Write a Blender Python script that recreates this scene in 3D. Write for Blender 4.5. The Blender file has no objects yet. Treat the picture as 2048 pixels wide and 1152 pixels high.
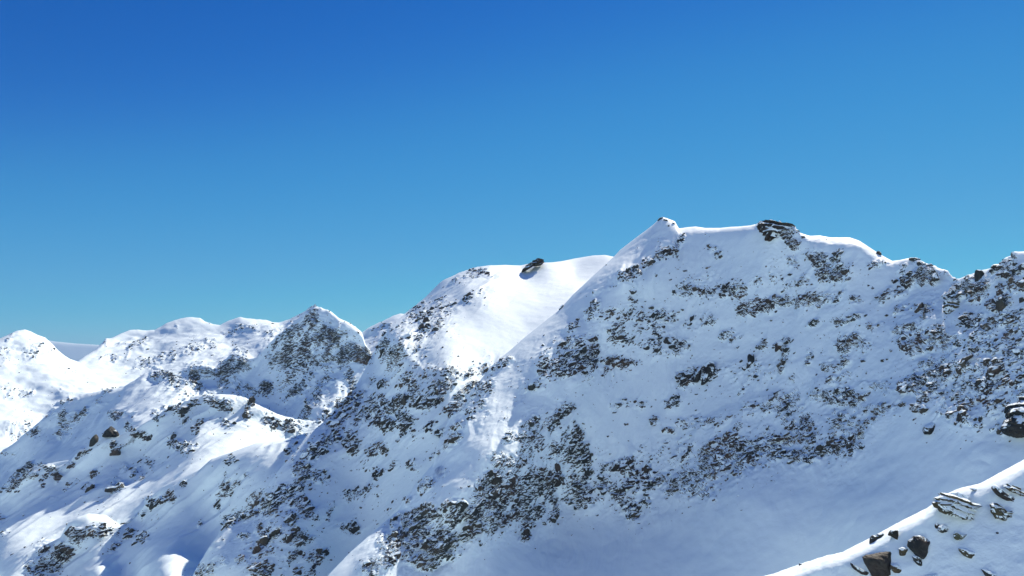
import bpy, bmesh, math, random
import numpy as np
from mathutils import Vector, Matrix

S = bpy.context.scene
C = S.collection
random.seed(7)
RNG = np.random.default_rng(11)

# ------------------------------------------------------------------ camera, sky, sun, exposure
F = 1500.0          # focal length in photo pixels (photo 2048 x 1152)
CX, HOR = 1024.0, 720.0   # column straight ahead, row of the horizon
PITCH = math.atan((HOR - 576.0) / F)
FC = F * math.cos(PITCH)
cam_d = bpy.data.cameras.new('camera')
cam = bpy.data.objects.new('camera', cam_d)
C.objects.link(cam)
cam.location = (0, 0, 0)
cam.rotation_euler = (math.radians(90) + PITCH, 0, 0)
cam_d.sensor_width = 36.0
cam_d.lens = 36.0 * F / 2048.0
cam_d.clip_start = 0.5
cam_d.clip_end = 200000.0
S.camera = cam

SUN_AZ, SUN_EL = math.radians(28), math.radians(36.5)
W = bpy.data.worlds.new("World")
S.world = W
W.use_nodes = True
wn = W.node_tree
for n in list(wn.nodes):
    wn.nodes.remove(n)
wo = wn.nodes.new('ShaderNodeOutputWorld')
wb = wn.nodes.new('ShaderNodeBackground')
sky = wn.nodes.new('ShaderNodeTexSky')
sky.sky_type = 'NISHITA'
sky.sun_disc = False
sky.sun_elevation = SUN_EL
sky.sun_rotation = SUN_AZ
sky.altitude = 2900.0
sky.air_density = 1.0
sky.dust_density = 0.0
sky.ozone_density = 3.0
wb.inputs['Strength'].default_value = 0.11
# the camera's rendering of the sky: a contrast curve for each channel, over the whole sky
sepc = wn.nodes.new('ShaderNodeSeparateColor'); comb = wn.nodes.new('ShaderNodeCombineColor')
wn.links.new(sky.outputs[0], sepc.inputs[0])
for ch, pts in enumerate((
        [(0, 0), (.184, .006), (.3, .036), (.56, .090), (.66, .098), (1, .17), (2, .45), (6, 1.6)],
        [(0, 0), (.336, .112), (.572, .275), (.959, .41), (1.3, .53), (2, .8), (6, 1.9)],
        [(0, 0), (.3, .25), (.651, .456), (.976, .61), (1.27, .672), (1.58, .716), (2.2, .85), (6, 1.9)])):
    m1 = wn.nodes.new('ShaderNodeMath'); m1.operation = 'MULTIPLY'; m1.inputs[1].default_value = 0.1668 / 6.0
    fc_ = wn.nodes.new('ShaderNodeFloatCurve')
    cv = fc_.mapping.curves[0]
    cv.points[0].location = (0, 0); cv.points[1].location = (1, pts[-1][1] / 2.0)
    for (x_, y_) in pts[1:-1]:
        cv.points.new(x_ / 6.0, y_ / 2.0)
    fc_.mapping.update()
    m3 = wn.nodes.new('ShaderNodeMath'); m3.operation = 'MULTIPLY'; m3.inputs[1].default_value = 1.90 / 0.1668
    wn.links.new(sepc.outputs[ch], m1.inputs[0]); wn.links.new(m1.outputs[0], fc_.inputs['Value']); wn.links.new(fc_.outputs[0], m3.inputs[0])
    wn.links.new(m3.outputs[0], comb.inputs[ch])
wn.links.new(comb.outputs[0], wb.inputs['Color'])
wn.links.new(wb.outputs[0], wo.inputs['Surface'])

sun_d = bpy.data.lights.new('sun', 'SUN')
sun_d.energy = 4.6
sun_d.angle = math.radians(0.53)
sun_d.color = (1.0, 0.89, 0.75)
sun = bpy.data.objects.new('sun', sun_d)
C.objects.link(sun)
SUN_DIR = Vector((math.sin(SUN_AZ) * math.cos(SUN_EL), math.cos(SUN_AZ) * math.cos(SUN_EL), math.sin(SUN_EL)))
sun.rotation_euler = (-SUN_DIR).to_track_quat('-Z', 'Y').to_euler()

S.view_settings.view_transform = 'Standard'
S.view_settings.look = 'None'
S.view_settings.gamma = 1.0
S.view_settings.exposure = 0.70
S.view_settings.use_curve_mapping = False
S.cycles.max_bounces = 6
S.cycles.diffuse_bounces = 4
S.cycles.volume_bounces = 0
S.cycles.use_denoising = True

# ------------------------------------------------------------------ picture <-> place
def ray(px, py):
    """horizontal-depth ray: point at depth y=1 for a photo pixel"""
    px = np.asarray(px, float); py = np.asarray(py, float)
    u = (px - CX) / F; v = (576.0 - py) / F
    c, s = math.cos(PITCH), math.sin(PITCH)
    Y = c - v * s; Z = s + v * c
    return u / Y, Z / Y

def place(px, py, d):
    x, z = ray(px, py)
    d = np.asarray(d, float)
    return np.stack([x * d, np.broadcast_to(d, np.shape(x * d)), z * d], -1)

# ------------------------------------------------------------------ noise
_perm = np.random.default_rng(3).permutation(256).astype(np.int32)
_perm = np.concatenate([_perm, _perm, _perm])
_g = np.random.default_rng(5).normal(size=(256, 3)).astype(np.float32)
_g /= np.linalg.norm(_g, axis=1, keepdims=True)

def perlin(p):
    p = np.asarray(p, np.float64)
    i = np.floor(p).astype(np.int64)
    f = (p - i).astype(np.float32)
    i = (i & 255).astype(np.int32)
    u = f * f * f * (f * (f * 6 - 15) + 10)
    out = None
    r = []
    for dx in (0, 1):
        for dy in (0, 1):
            for dz in (0, 1):
                h = _perm[_perm[_perm[(i[..., 0] + dx) & 255] + ((i[..., 1] + dy) & 255)] + ((i[..., 2] + dz) & 255)]
                g = _g[h]
                r.append(g[..., 0] * (f[..., 0] - dx) + g[..., 1] * (f[..., 1] - dy) + g[..., 2] * (f[..., 2] - dz))
    ux, uy, uz = u[..., 0], u[..., 1], u[..., 2]
    l = lambda a, b, t: a + (b - a) * t
    x0 = l(l(r[0], r[1], uz), l(r[2], r[3], uz), uy)
    x1 = l(l(r[4], r[5], uz), l(r[6], r[7], uz), uy)
    return l(x0, x1, ux) * 1.4

def fbm(p, octv, gain=0.5, lac=2.03):
    a, s, t = 1.0, 0.0, 0.0
    q = np.array(p, np.float64)
    for k in range(octv):
        s = s + a * perlin(q + 17.3 * k)
        t += a; a *= gain; q = q * lac
    return s / t

def ridged(p, octv, gain=0.5, lac=2.1):
    a, s, t = 1.0, 0.0, 0.0
    q = np.array(p, np.float64)
    for k in range(octv):
        s = s + a * (1 - np.abs(perlin(q + 9.7 * k)) * 2)
        t += a; a *= gain; q = q * lac
    return s / t

# ------------------------------------------------------------------ where bare rock shows through the snow, plus shade patches put in as rock (capsules x0,y0,x1,y1,r,density)
CAPS = np.array([
 # main ridge, upper middle
 (1290,528,1345,503,9,1),(1348,495,1366,480,6,.8),(1246,558,1272,542,10,.9),(1190,586,1206,577,4,.7),(1175,628,1192,602,8,.8),
 (1143,660,1154,648,7,.8),(1260,600,1262,618,6,.4),(1210,630,1345,630,12,.45),(1222,655,1314,662,12,.45),(1361,580,1482,582,14,.45),
 (1370,565,1424,552,10,.3),(1414,497,1430,495,4,.7),(1434,510,1440,508,6,.7),(1374,650,1421,640,10,.5),(1486,618,1534,610,14,.7),
 (1518,570,1524,560,8,.6),(1446,668,1460,664,8,.5),
 (1100,740,1180,715,20,.9),(1100,712,1165,690,16,.5),(1130,742,1158,738,12,.9),(1198,730,1204,740,11,.5),(1215,722,1268,727,6,.9),
 (1230,676,1280,678,8,.5),(1280,687,1372,690,10,.55),(1310,708,1358,705,6,.5),(1363,760,1422,742,12,.9),(1338,812,1352,797,7,.9),
 (1225,808,1290,806,8,.3),(1303,842,1312,836,5,.7),(1362,850,1400,850,12,.5),(1390,842,1445,846,8,.4),(1325,862,1350,862,5,.5),
 (1460,838,1464,832,6,.8),(1482,785,1486,774,7,.5),(1465,745,1530,740,18,.32),(1515,694,1534,690,5,.7),(1462,682,1466,672,7,.5),
 (1440,885,1470,880,10,.9),(1500,822,1534,820,12,.5),(1430,910,1535,905,26,.7),(1474,866,1478,856,8,.6),(1370,910,1388,905,8,.6),
 (1290,905,1400,915,25,.22),(1110,830,1138,815,10,.7),(1056,850,1105,848,14,.5),(1024,880,1072,872,12,.4),(1112,895,1135,875,10,.5),
 (1152,870,1165,930,14,.8),(1068,778,1078,770,8,.3),(1050,765,1042,800,6,.3),(1074,892,1078,886,7,.6),(1050,895,1040,925,10,.5),
 (1024,985,1080,965,24,.85),(1085,957,1115,953,10,1),(1152,900,1165,985,18,.8),(1172,945,1184,960,12,.6),(1105,1000,1110,1015,8,.9),
 (1040,1020,1105,1035,14,.5),(1048,1080,1055,1040,8,.8),(1130,1003,1150,1005,8,.7),(1150,1018,1200,1000,8,.4),(1195,965,1240,990,16,.5),
 (1208,935,1228,935,10,.5),(1250,930,1272,975,14,.85),(1245,990,1268,1030,15,.75),(1282,960,1415,975,20,.6),(1375,950,1410,960,14,.6),
 (1350,984,1400,982,6,.7),(1284,1005,1300,1012,6,.6),(1408,930,1430,950,10,.9),(1440,910,1480,935,18,.85),(1498,910,1530,885,12,.8),
 (1460,942,1525,935,8,.45),
 # summit block and right half of the main ridge
 (1520,446,1588,458,10,.85),(1573,475,1588,490,8,.9),(1622,514,1664,518,8,.8),(1634,532,1660,522,6,.9),(1676,508,1682,528,6,.7),
 (1645,548,1686,552,12,.8),(1586,566,1608,558,8,.5),(1580,515,1590,530,8,.3),(1542,530,1560,570,14,.2),(1550,600,1572,596,7,.8),
 (1590,606,1675,594,10,.55),(1740,533,1766,526,5,.6),(1706,603,1716,600,6,.6),(1758,596,1794,582,10,.6),(1804,544,1808,536,8,.4),
 (1832,523,1846,530,5,.9),(1812,562,1838,543,9,.95),(1838,565,1850,552,6,.8),(1860,542,1866,562,7,.9),(1894,539,1912,559,5,.85),
 (1790,622,1828,614,6,.6),(1832,622,1856,615,4,.6),(1854,640,1858,632,8,.8),(1674,646,1720,636,8,.5),(1622,648,1636,643,6,.6),
 (1745,655,1755,652,6,.5),(1795,665,1835,660,10,.5),(1845,662,1885,665,10,.4),
 (1893,592,1906,573,8,.8),(1915,592,1970,572,15,.95),(1986,540,2008,530,9,1),(1936,564,1940,556,8,.6),(2014,548,2016,540,8,.8),
 (2030,510,2030,550,6,.9),(1940,632,1938,655,9,.9),(1952,644,1958,636,10,.8),(1988,612,2010,603,12,.85),(2002,582,2004,574,8,.8),
 (2030,572,2060,566,11,.7),(1990,640,2048,635,15,.7),(1950,665,2060,665,14,.5),(2040,540,2080,530,10,.5),
 (1560,690,1575,680,7,.6),(1562,738,1575,700,8,.7),(1618,700,1617,740,4,.6),(1690,690,1720,690,16,.5),(1700,672,1716,672,5,.9),
 (1690,722,1694,718,8,.7),(1656,734,1664,726,11,.4),(1688,750,1692,744,6,.6),(1805,682,1890,685,14,.5),(1815,695,1828,708,6,.9),
 (1842,698,1848,688,6,.9),(1935,685,2060,690,26,.55),(1812,775,1840,760,12,1),(1850,740,1930,715,18,.5),(1886,745,1930,740,14,.9),
 (1966,732,1992,728,10,1),(1972,775,1995,772,12,1),(1890,765,2060,770,34,.55),(2030,720,2040,710,12,.9),(2036,772,2050,764,12,.9),
 (1838,782,1850,802,8,.8),(1828,818,1848,825,5,1),(1804,812,1812,812,4,.8),(1928,820,1940,805,12,.9),(1900,830,1922,836,9,.9),
 (1890,825,1960,850,12,.5),(1950,800,2000,815,18,.55),(2018,800,2040,790,8,.5),(1985,862,2000,860,4,.8),
 (1650,765,1670,760,8,.85),(1642,798,1676,792,14,.6),(1695,782,1722,793,7,.85),(1704,808,1708,804,8,.7),(1548,797,1590,793,8,.5),
 (1545,818,1568,820,8,.6),(1586,760,1590,756,6,.5),(1728,766,1800,778,8,.35),(1735,820,1775,820,10,.55),(1736,845,1755,843,5,.6),
 (1580,820,1620,880,22,.7),(1563,882,1585,880,8,.9),(1605,874,1635,872,8,.9),(1635,905,1660,900,10,.9),(1675,895,1700,890,16,.95),
 (1675,840,1715,860,18,.6),(1595,915,1625,918,10,.8),(1690,910,1720,895,10,.6),(1552,910,1580,912,6,.7),(1536,868,1540,862,8,.7),
 # rock below and left of the glacier shelf
 (830,630,885,620,22,.65),(845,668,850,662,12,.9),(800,670,850,660,20,.5),(876,658,880,654,7,.8),(765,700,835,690,22,.4),
 (874,644,878,636,8,.8),(770,730,825,730,10,.35),(740,768,770,770,9,.7),(810,760,900,750,18,.5),(845,740,905,755,12,.5),
 (825,780,885,775,18,.6),(840,805,875,795,14,.95),(745,805,795,812,12,.85),(800,800,815,860,12,.95),(706,800,724,790,8,.9),
 (675,815,697,808,12,.9),(665,835,740,830,22,.8),(740,830,765,845,14,.7),(762,843,775,832,3,1),(740,850,790,855,14,.4),
 (897,825,940,800,12,.9),(920,796,924,790,10,.9),(932,778,950,770,9,.6),(945,800,975,770,14,.7),(985,742,1005,727,8,.8),
 (932,750,965,738,9,.6),(960,815,966,808,8,.9),(942,836,946,828,8,.8),(912,855,925,850,8,.7),(860,856,864,850,8,.7),(1016,722,1020,718,4,1),
 (925,550,975,542,9,.85),(905,566,915,556,5,.5),(930,602,950,590,6,.8),(960,585,985,592,5,.3),
 (620,910,672,868,14,.95),(675,870,710,890,16,.9),(615,918,619,912,9,.8),(595,945,630,950,12,.9),(568,980,605,970,12,.95),
 (585,1000,612,1015,14,.8),(520,1005,560,1000,18,.8),(520,1035,550,1035,12,.5),(575,1048,580,1040,12,.9),(548,1032,552,1024,8,.8),
 (575,920,600,895,8,.6),(530,1065,590,1075,16,.6),(604,1080,610,1076,9,.7),(608,1035,625,1038,8,.6),(515,1105,540,1095,14,.8),
 (585,1115,635,1108,12,.55),(630,1126,634,1122,8,.9),(595,1142,620,1145,8,.8),(505,1140,530,1140,12,.8),(685,1055,712,1062,10,.7),
 (670,1045,712,1045,6,.3),(662,1010,655,1038,6,.4),(702,990,745,985,14,.4),(738,905,765,895,10,.6),(756,952,760,944,8,.9),
 (788,932,792,928,7,.6),(818,928,826,926,5,.7),(830,940,838,936,6,.7),(883,868,887,864,8,.8),(733,934,737,926,10,.3),
 # left spur of the main ridge
 (872,915,918,872,7,.6),(848,975,858,968,10,.7),(810,1003,814,997,6,.7),(786,1050,800,1025,5,.9),(815,1040,860,1020,14,.75),
 (866,1032,874,1026,10,.6),(775,1090,820,1070,18,.85),(825,1075,895,1085,24,.85),(745,1145,785,1115,12,.85),(842,1115,848,1130,8,.85),
 (800,1110,870,1118,12,.4),(905,1025,960,1040,22,.8),(928,1030,932,1026,10,.95),(935,1060,960,1055,12,.95),(978,1064,982,1060,8,.8),
 (908,1083,935,1078,5,.6),(970,960,1010,950,12,.7),(975,1000,1024,990,22,.8),(985,1035,1024,1025,14,.75),(990,915,1020,935,14,.4),
 (878,948,885,940,4,.5),(1010,880,1020,868,6,.8),(690,1150,740,1160,10,.0),
 # lower left ridges
 (412,798,440,812,9,.8),(452,805,455,822,7,.9),(445,845,458,850,8,.8),(490,840,494,836,8,.8),(498,814,502,810,6,.7),
 (535,843,542,852,10,.9),(570,855,592,862,10,.8),(600,846,640,843,3,.6),(345,820,358,810,6,.8),(325,819,329,817,4,.9),
 (313,835,317,831,6,.8),(368,825,372,823,4,.7),(380,817,384,815,4,.6),(368,844,372,840,5,.7),(390,865,396,852,9,.9),
 (350,890,378,900,12,.8),(288,922,312,935,10,.4),(260,948,276,938,6,.8),(282,958,286,956,4,.8),(225,978,245,972,8,.95),
 (247,939,251,935,6,.8),(234,958,238,956,5,.6),(188,950,192,946,6,.9),(228,907,232,903,6,.95),(226,889,230,887,5,.9),
 (260,862,285,868,7,.7),(157,915,175,905,4,.8),(141,932,145,928,6,.9),(62,935,80,938,5,.95),(90,935,110,945,7,.7),
 (30,965,55,945,8,.9),(71,957,75,953,5,.9),(8,985,40,970,6,.7),(117,964,121,960,7,.8),(85,978,89,974,4,.7),(133,986,137,982,4,.9),
 (90,962,100,954,8,.4),(139,967,143,963,6,.5),(172,980,180,976,8,.8),(92,995,104,996,3,.6),(0,1044,4,1040,6,.9),(12,1072,18,1068,5,.7),
 (145,1065,165,1068,10,.8),(185,1060,230,1068,12,.6),(158,1084,162,1080,6,.7),(141,1105,145,1101,5,.9),(90,1098,132,1108,14,.75),
 (58,1138,110,1132,12,.9),(308,1005,342,995,9,.85),(282,1032,286,1028,5,.9),(317,1036,321,1034,4,.8),(256,1076,260,1068,8,.95),
 (277,1083,292,1072,6,.8),(220,1100,230,1090,8,.6),(460,924,464,920,8,.8),(455,950,452,990,8,.4),(453,978,457,972,9,.9),
 (476,967,480,963,6,.7),(437,1015,441,1011,5,.8),(366,974,370,970,6,.7),(398,1051,402,1049,4,.8),(491,951,495,949,4,.6),
 (456,1050,464,1040,10,.95),(490,1035,510,1025,13,.9),(485,1078,489,1072,6,.9),(447,1083,422,1095,6,.5),(444,1125,405,1145,12,.5),
 (478,1122,482,1118,6,.6),
 # pyramid and its left ridge
 (620,640,665,680,14,.7),(607,703,650,670,10,.8),(685,705,730,715,16,.8),(685,722,700,765,10,.8),(710,760,705,780,10,.8),
 (526,784,534,776,12,.7),(570,725,585,760,10,.6),(582,785,605,775,10,.7),(568,799,572,795,7,.8),(617,815,640,795,8,.8),
 (608,834,616,826,10,.7),(580,690,640,700,50,.42),(590,760,640,770,30,.38),(445,750,480,720,18,.75),(450,770,500,790,16,.5),
 (310,745,360,765,10,.8),(350,765,385,800,14,.7),(385,740,395,780,12,.8),(405,740,430,745,8,.7),(205,778,222,782,4,.9),
 (125,805,160,795,4,.9),(96,834,104,826,8,.5),(122,828,148,832,12,.5),(130,848,140,842,10,.5),(168,824,172,820,6,.9),(196,805,200,801,6,.9),  # third capsule is a shaded patch, its shade put in as rock colour
 (230,835,262,838,9,.6),(15,860,75,865,12,.6),(124,867,132,863,8,.5),(8,905,20,912,5,.7),(2,775,8,775,5,.7),(22,787,28,783,7,.8),
 (48,787,62,783,7,.9),(610,622,640,618,3,.8),
 # far mountains
 (52,708,80,695,7,.95),(20,670,35,668,2,.8),(15,682,22,680,3,.8),(2,703,26,698,5,.6),(94,702,102,698,6,.4),(133,745,142,752,5,.7),
 (6,728,14,722,8,.4),(118,781,122,779,3,.8),(148,773,154,771,4,.6),(210,687,214,683,3,.8),(232,686,248,682,2,.8),(262,697,285,682,6,.95),
 (285,700,305,688,4,.3),(228,720,255,712,4,.95),(198,718,215,715,4,.4),(278,733,345,712,9,.7),(372,706,422,688,9,.75),  # first capsule stands for shade on the snow, darkened with rock
 (440,668,475,665,4,.7),(480,655,512,660,6,.9),(416,647,420,647,2,.9),(353,651,357,649,3,.5),(527,668,548,672,3,.8),
 (735,662,780,652,5,.7),(655,618,662,620,2,.8),(692,640,712,655,3,.7),
], float)

MG = 2.0   # density map resolution, photo pixels
_mx = np.arange(-160, 2320, MG); _my = np.arange(400, 1240, MG)
_MX, _MY = np.meshgrid(_mx, _my)
DENS = np.zeros_like(_MX)
for (x0, y0, x1, y1, r, w) in CAPS:
    m = r * 1.6 + 8
    ia, ib = int((min(x0, x1) - m + 160) / MG), int((max(x0, x1) + m + 160) / MG) + 1
    ja, jb = int((min(y0, y1) - m - 400) / MG), int((max(y0, y1) + m - 400) / MG) + 1
    ia, ja = max(ia, 0), max(ja, 0)
    X = _MX[ja:jb, ia:ib]; Y = _MY[ja:jb, ia:ib]
    dx, dy = x1 - x0, y1 - y0
    L = dx * dx + dy * dy + 1e-6
    t = np.clip(((X - x0) * dx + (Y - y0) * dy) / L, 0, 1)
    dist = np.hypot(X - x0 - t * dx, Y - y0 - t * dy) / r
    v = w * np.clip((1.45 - dist) / 0.75, 0, 1)
    DENS[ja:jb, ia:ib] = np.maximum(DENS[ja:jb, ia:ib], v)

_al = (_MX * 0.55 - _MY * 0.83); _ac = (_MX * 0.83 + _MY * 0.55)
_w = fbm(np.stack([_ac / 17.0, _al / 42.0, _MX * 0], -1), 3)
_w2 = fbm(np.stack([_ac / 7.0, _al / 12.0, _MX * 0 + 5], -1), 2)
_wx = fbm(np.stack([_MX / 22.0, _MY / 22.0, _MX * 0 + 9], -1), 3) * 26; _wy = fbm(np.stack([_MX / 22.0, _MY / 22.0, _MX * 0 + 19], -1), 3) * 20
_ji = np.clip((np.arange(DENS.shape[0])[:, None] + _wy / MG), 0, DENS.shape[0] - 1).astype(int)
_jj = np.clip((np.arange(DENS.shape[1])[None] + _wx / MG), 0, DENS.shape[1] - 1).astype(int)
DENS = 0.5 * DENS + 0.5 * DENS[_ji, _jj]
def _blur(a, n):
    for _ in range(n):
        a = (a + np.roll(a, 1, 0) + np.roll(a, -1, 0) + np.roll(a, 1, 1) + np.roll(a, -1, 1)) / 5.0
    return a
_sc = _blur(DENS[::4, ::4], 45)
_soft = _blur(np.repeat(np.repeat(_sc, 4, 0), 4, 1)[:DENS.shape[0], :DENS.shape[1]], 12)
SOFT = _blur(DENS, 160)
DENS = np.clip(DENS * (1.02 + 1.7 * _w + 0.8 * _w2), 0, 1) + 0.13 * np.clip(_soft * 4.0 - 0.08, 0, 1) * np.clip(1.0 + 2.2 * _w + 0.8 * _w2, 0, 2) * (1 - DENS)

DENS = DENS * np.where(_MX > 1890, 0.8, 1.0)

def rugged(px, py):
    i = np.clip((np.asarray(px) + 160) / MG, 0, len(_mx) - 1).astype(int); j = np.clip((np.asarray(py) - 400) / MG, 0, len(_my) - 1).astype(int)
    return np.clip(SOFT[j, i] * 5.0, 0, 1)

def dens(px, py):
    fx = np.clip((np.asarray(px) + 160) / MG, 0, len(_mx) - 2.001); fy = np.clip((np.asarray(py) - 400) / MG, 0, len(_my) - 2.001)
    i = fx.astype(int); j = fy.astype(int); a = fx - i; b = fy - j
    return (DENS[j, i] * (1 - a) * (1 - b) + DENS[j, i + 1] * a * (1 - b) + DENS[j + 1, i] * (1 - a) * b + DENS[j + 1, i + 1] * a * b)

# ------------------------------------------------------------------ materials
def nt(name):
    m = bpy.data.materials.new(name)
    m.use_nodes = True
    t = m.node_tree
    for n in list(t.nodes):
        t.nodes.remove(n)
    o = t.nodes.new('ShaderNodeOutputMaterial')
    b = t.nodes.new('ShaderNodeBsdfPrincipled')
    t.links.new(b.outputs[0], o.inputs['Surface'])
    return m, t, b

def N(t, kind, **kw):
    n = t.nodes.new(kind)
    for k, v in kw.items():
        if hasattr(n, k):
            setattr(n, k, v)
        else:
            n.inputs[k].default_value = v
    return n

def math_n(t, op, a, b=None, c=None):
    n = t.nodes.new('ShaderNodeMath'); n.operation = op
    for i, v in enumerate((a, b, c)):
        if v is None: continue
        if hasattr(v, 'is_output') or hasattr(v, 'links'):
            t.links.new(v, n.inputs[i])
        else:
            n.inputs[i].default_value = v
    return n.outputs[0]

def snow_rock_material(name, k, terrain=True, rock_cols=None, cap=0.5, snow=(0.775, 0.91, 0.94), capnoise=0.5, snowbump=0.42):
    """k: metres covered by one photo pixel at this distance; every grain size follows from it"""
    m, t, b = nt(name)
    geo = N(t, 'ShaderNodeNewGeometry')
    tc = N(t, 'ShaderNodeTexCoord')
    co = geo.outputs['Position']
    n1 = N(t, 'ShaderNodeTexNoise', Scale=1.0 / (15 * k), Detail=4.5, Roughness=0.6)
    t.links.new(co, n1.inputs['Vector'])
    n2 = N(t, 'ShaderNodeTexNoise', Scale=1.0 / (38 * k), Detail=4.0, Roughness=0.6)
    t.links.new(co, n2.inputs['Vector'])
    # rock colour
    rc = rock_cols or [(0.016, 0.018, 0.020), (0.034, 0.036, 0.036), (0.066, 0.060, 0.054), (0.12, 0.11, 0.10)]
    ramp = N(t, 'ShaderNodeValToRGB')
    cr = ramp.color_ramp
    cr.elements[0].position = 0.32; cr.elements[0].color = (*rc[0], 1)
    cr.elements[1].position = 0.72; cr.elements[1].color = (*rc[3], 1)
    e = cr.elements.new(0.47); e.color = (*rc[1], 1)
    e = cr.elements.new(0.6); e.color = (*rc[2], 1)
    mixn = math_n(t, 'MULTIPLY_ADD', n2.outputs[0], 0.55, math_n(t, 'MULTIPLY', n1.outputs[0], 0.45))
    t.links.new(mixn, ramp.inputs[0])
    n4 = N(t, 'ShaderNodeTexNoise', Scale=1.0 / (75 * k), Detail=3.0, Roughness=0.6)
    t.links.new(co, n4.inputs['Vector'])
    hue = N(t, 'ShaderNodeValToRGB')
    hc = hue.color_ramp
    hc.elements[0].position = 0.38; hc.elements[0].color = (0.82, 1.0, 0.95, 1)
    hc.elements[1].position = 0.62; hc.elements[1].color = (1.22, 1.02, 0.88, 1)
    t.links.new(n4.outputs[0], hue.inputs[0])
    tint = N(t, 'ShaderNodeMix', data_type='RGBA', blend_type='MULTIPLY')
    tint.inputs[0].default_value = 1.0
    t.links.new(ramp.outputs[0], tint.inputs[6]); t.links.new(hue.outputs[0], tint.inputs[7])
    sep = N(t, 'ShaderNodeSeparateXYZ')
    t.links.new(geo.outputs['True Normal'], sep.inputs[0])
    nz = sep.outputs['Z']
    if terrain:
        at = N(t, 'ShaderNodeAttribute', attribute_name='rock')
        v = math_n(t, 'MULTIPLY_ADD', at.outputs['Fac'], 1.0, math_n(t, 'MULTIPLY', math_n(t, 'SUBTRACT', n1.outputs[0], 0.5), 2.2))
        v = math_n(t, 'ADD', v, math_n(t, 'MULTIPLY', math_n(t, 'SUBTRACT', 0.52, nz), 1.6))
        v = math_n(t, 'SUBTRACT', v, 1.0)
        v = math_n(t, 'MULTIPLY', v, 9.0)
        fac = t.nodes.new('ShaderNodeClamp'); t.links.new(v, fac.inputs[0]); fac = fac.outputs[0]
        # nothing shows where no rock was exposed
        gate = math_n(t, 'MULTIPLY', at.outputs['Fac'], 7.0)
        g2 = t.nodes.new('ShaderNodeClamp'); t.links.new(gate, g2.inputs[0])
        fac = math_n(t, 'MULTIPLY', fac, g2.outputs[0])
    else:
        v = math_n(t, 'MULTIPLY_ADD', math_n(t, 'SUBTRACT', n1.outputs[0], 0.5), capnoise * 2, math_n(t, 'SUBTRACT', cap, nz))
        v = math_n(t, 'MULTIPLY_ADD', v, 12.0, 0.5)
        fac = t.nodes.new('ShaderNodeClamp'); t.links.new(v, fac.inputs[0]); fac = fac.outputs[0]
    mix = N(t, 'ShaderNodeMix', data_type='RGBA')
    t.links.new(fac, mix.inputs[0])
    mix.inputs[6].default_value = (*snow, 1)
    t.links.new(tint.outputs[2], mix.inputs[7])
    t.links.new(mix.outputs[2], b.inputs['Base Color'])
    b.inputs['Roughness'].default_value = 0.75
    b.inputs['Specular IOR Level'].default_value = 0.25
    # relief: wind ripples on snow, cracks on rock
    n3 = N(t, 'ShaderNodeTexNoise', Scale=1.0 / (5 * k), Detail=4.0, Roughness=0.6)
    t.links.new(co, n3.inputs['Vector'])
    bh = math_n(t, 'MULTIPLY', n3.outputs[0], math_n(t, 'MULTIPLY_ADD', fac, 2.2 * k, snowbump * k))
    bump = N(t, 'ShaderNodeBump', Strength=0.7, Distance=1.0)
    t.links.new(bh, bump.inputs['Height'])
    t.links.new(bump.outputs[0], b.inputs['Normal'])
    return m

# ------------------------------------------------------------------ mesh helpers
def mesh_quads(name, co, faces, mat, smooth=True, attr=None):
    me = bpy.data.meshes.new(name)
    nv, nf = len(co), len(faces)
    k = faces.shape[1]
    me.vertices.add(nv); me.vertices.foreach_set('co', np.ascontiguousarray(co, np.float32).ravel())
    me.loops.add(nf * k); me.loops.foreach_set('vertex_index', np.ascontiguousarray(faces, np.int32).ravel())
    me.polygons.add(nf)
    me.polygons.foreach_set('loop_start', np.arange(0, nf * k, k, dtype=np.int32))
    me.polygons.foreach_set('use_smooth', np.full(nf, smooth, bool))
    me.update(calc_edges=True)
    if attr is not None:
        a = me.attributes.new('rock', 'FLOAT', 'POINT')
        a.data.foreach_set('value', np.ascontiguousarray(attr, np.float32))
    me.materials.append(mat)
    return me

def link(name, me, parent=None, kind=None, label=None, cat=None, group=None):
    o = bpy.data.objects.new(name, me)
    C.objects.link(o)
    if parent is not None: o.parent = parent
    if kind: o['kind'] = kind
    if label: o['label'] = label
    if cat: o['category'] = cat
    if group: o['group'] = group
    return o

def tps_fit(P, v, reg=1e-3):
    P = np.asarray(P, float) / 100.0
    n = len(P)
    r = np.linalg.norm(P[:, None] - P[None], axis=2)
    K = np.where(r > 0, r * r * np.log(r + 1e-12), 0) + reg * np.eye(n)
    A = np.zeros((n + 3, n + 3)); A[:n, :n] = K
    A[:n, n] = 1; A[:n, n + 1:] = P; A[n, :n] = 1; A[n + 1:, :n] = P.T
    sol = np.linalg.solve(A, np.concatenate([v, np.zeros(3)]))
    def ev(x, y):
        x = np.asarray(x, float) / 100.0; y = np.asarray(y, float) / 100.0
        out = sol[n] + sol[n + 1] * x + sol[n + 2] * y
        for i in range(n):
            q = (x - P[i, 0]) ** 2 + (y - P[i, 1]) ** 2
            out = out + sol[i] * 0.5 * q * np.log(q + 1e-12)
        return out
    return ev

GROUND_Z = -700.0
LAYERS = []   # nearest first

def col(x, yc, D, *segs):
    """control points down one column: crest row and depth, then (row, steepness) pieces"""
    r = lambda y: (HOR - y) / F
    d, z = D, r(yc) * D
    out = []
    for (y, sl) in segs:
        d2 = (sl * d - z) / (sl - r(y))
        z = z - sl * (d - d2); d = d2
        out.append((x, y, d))
    return out

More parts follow.
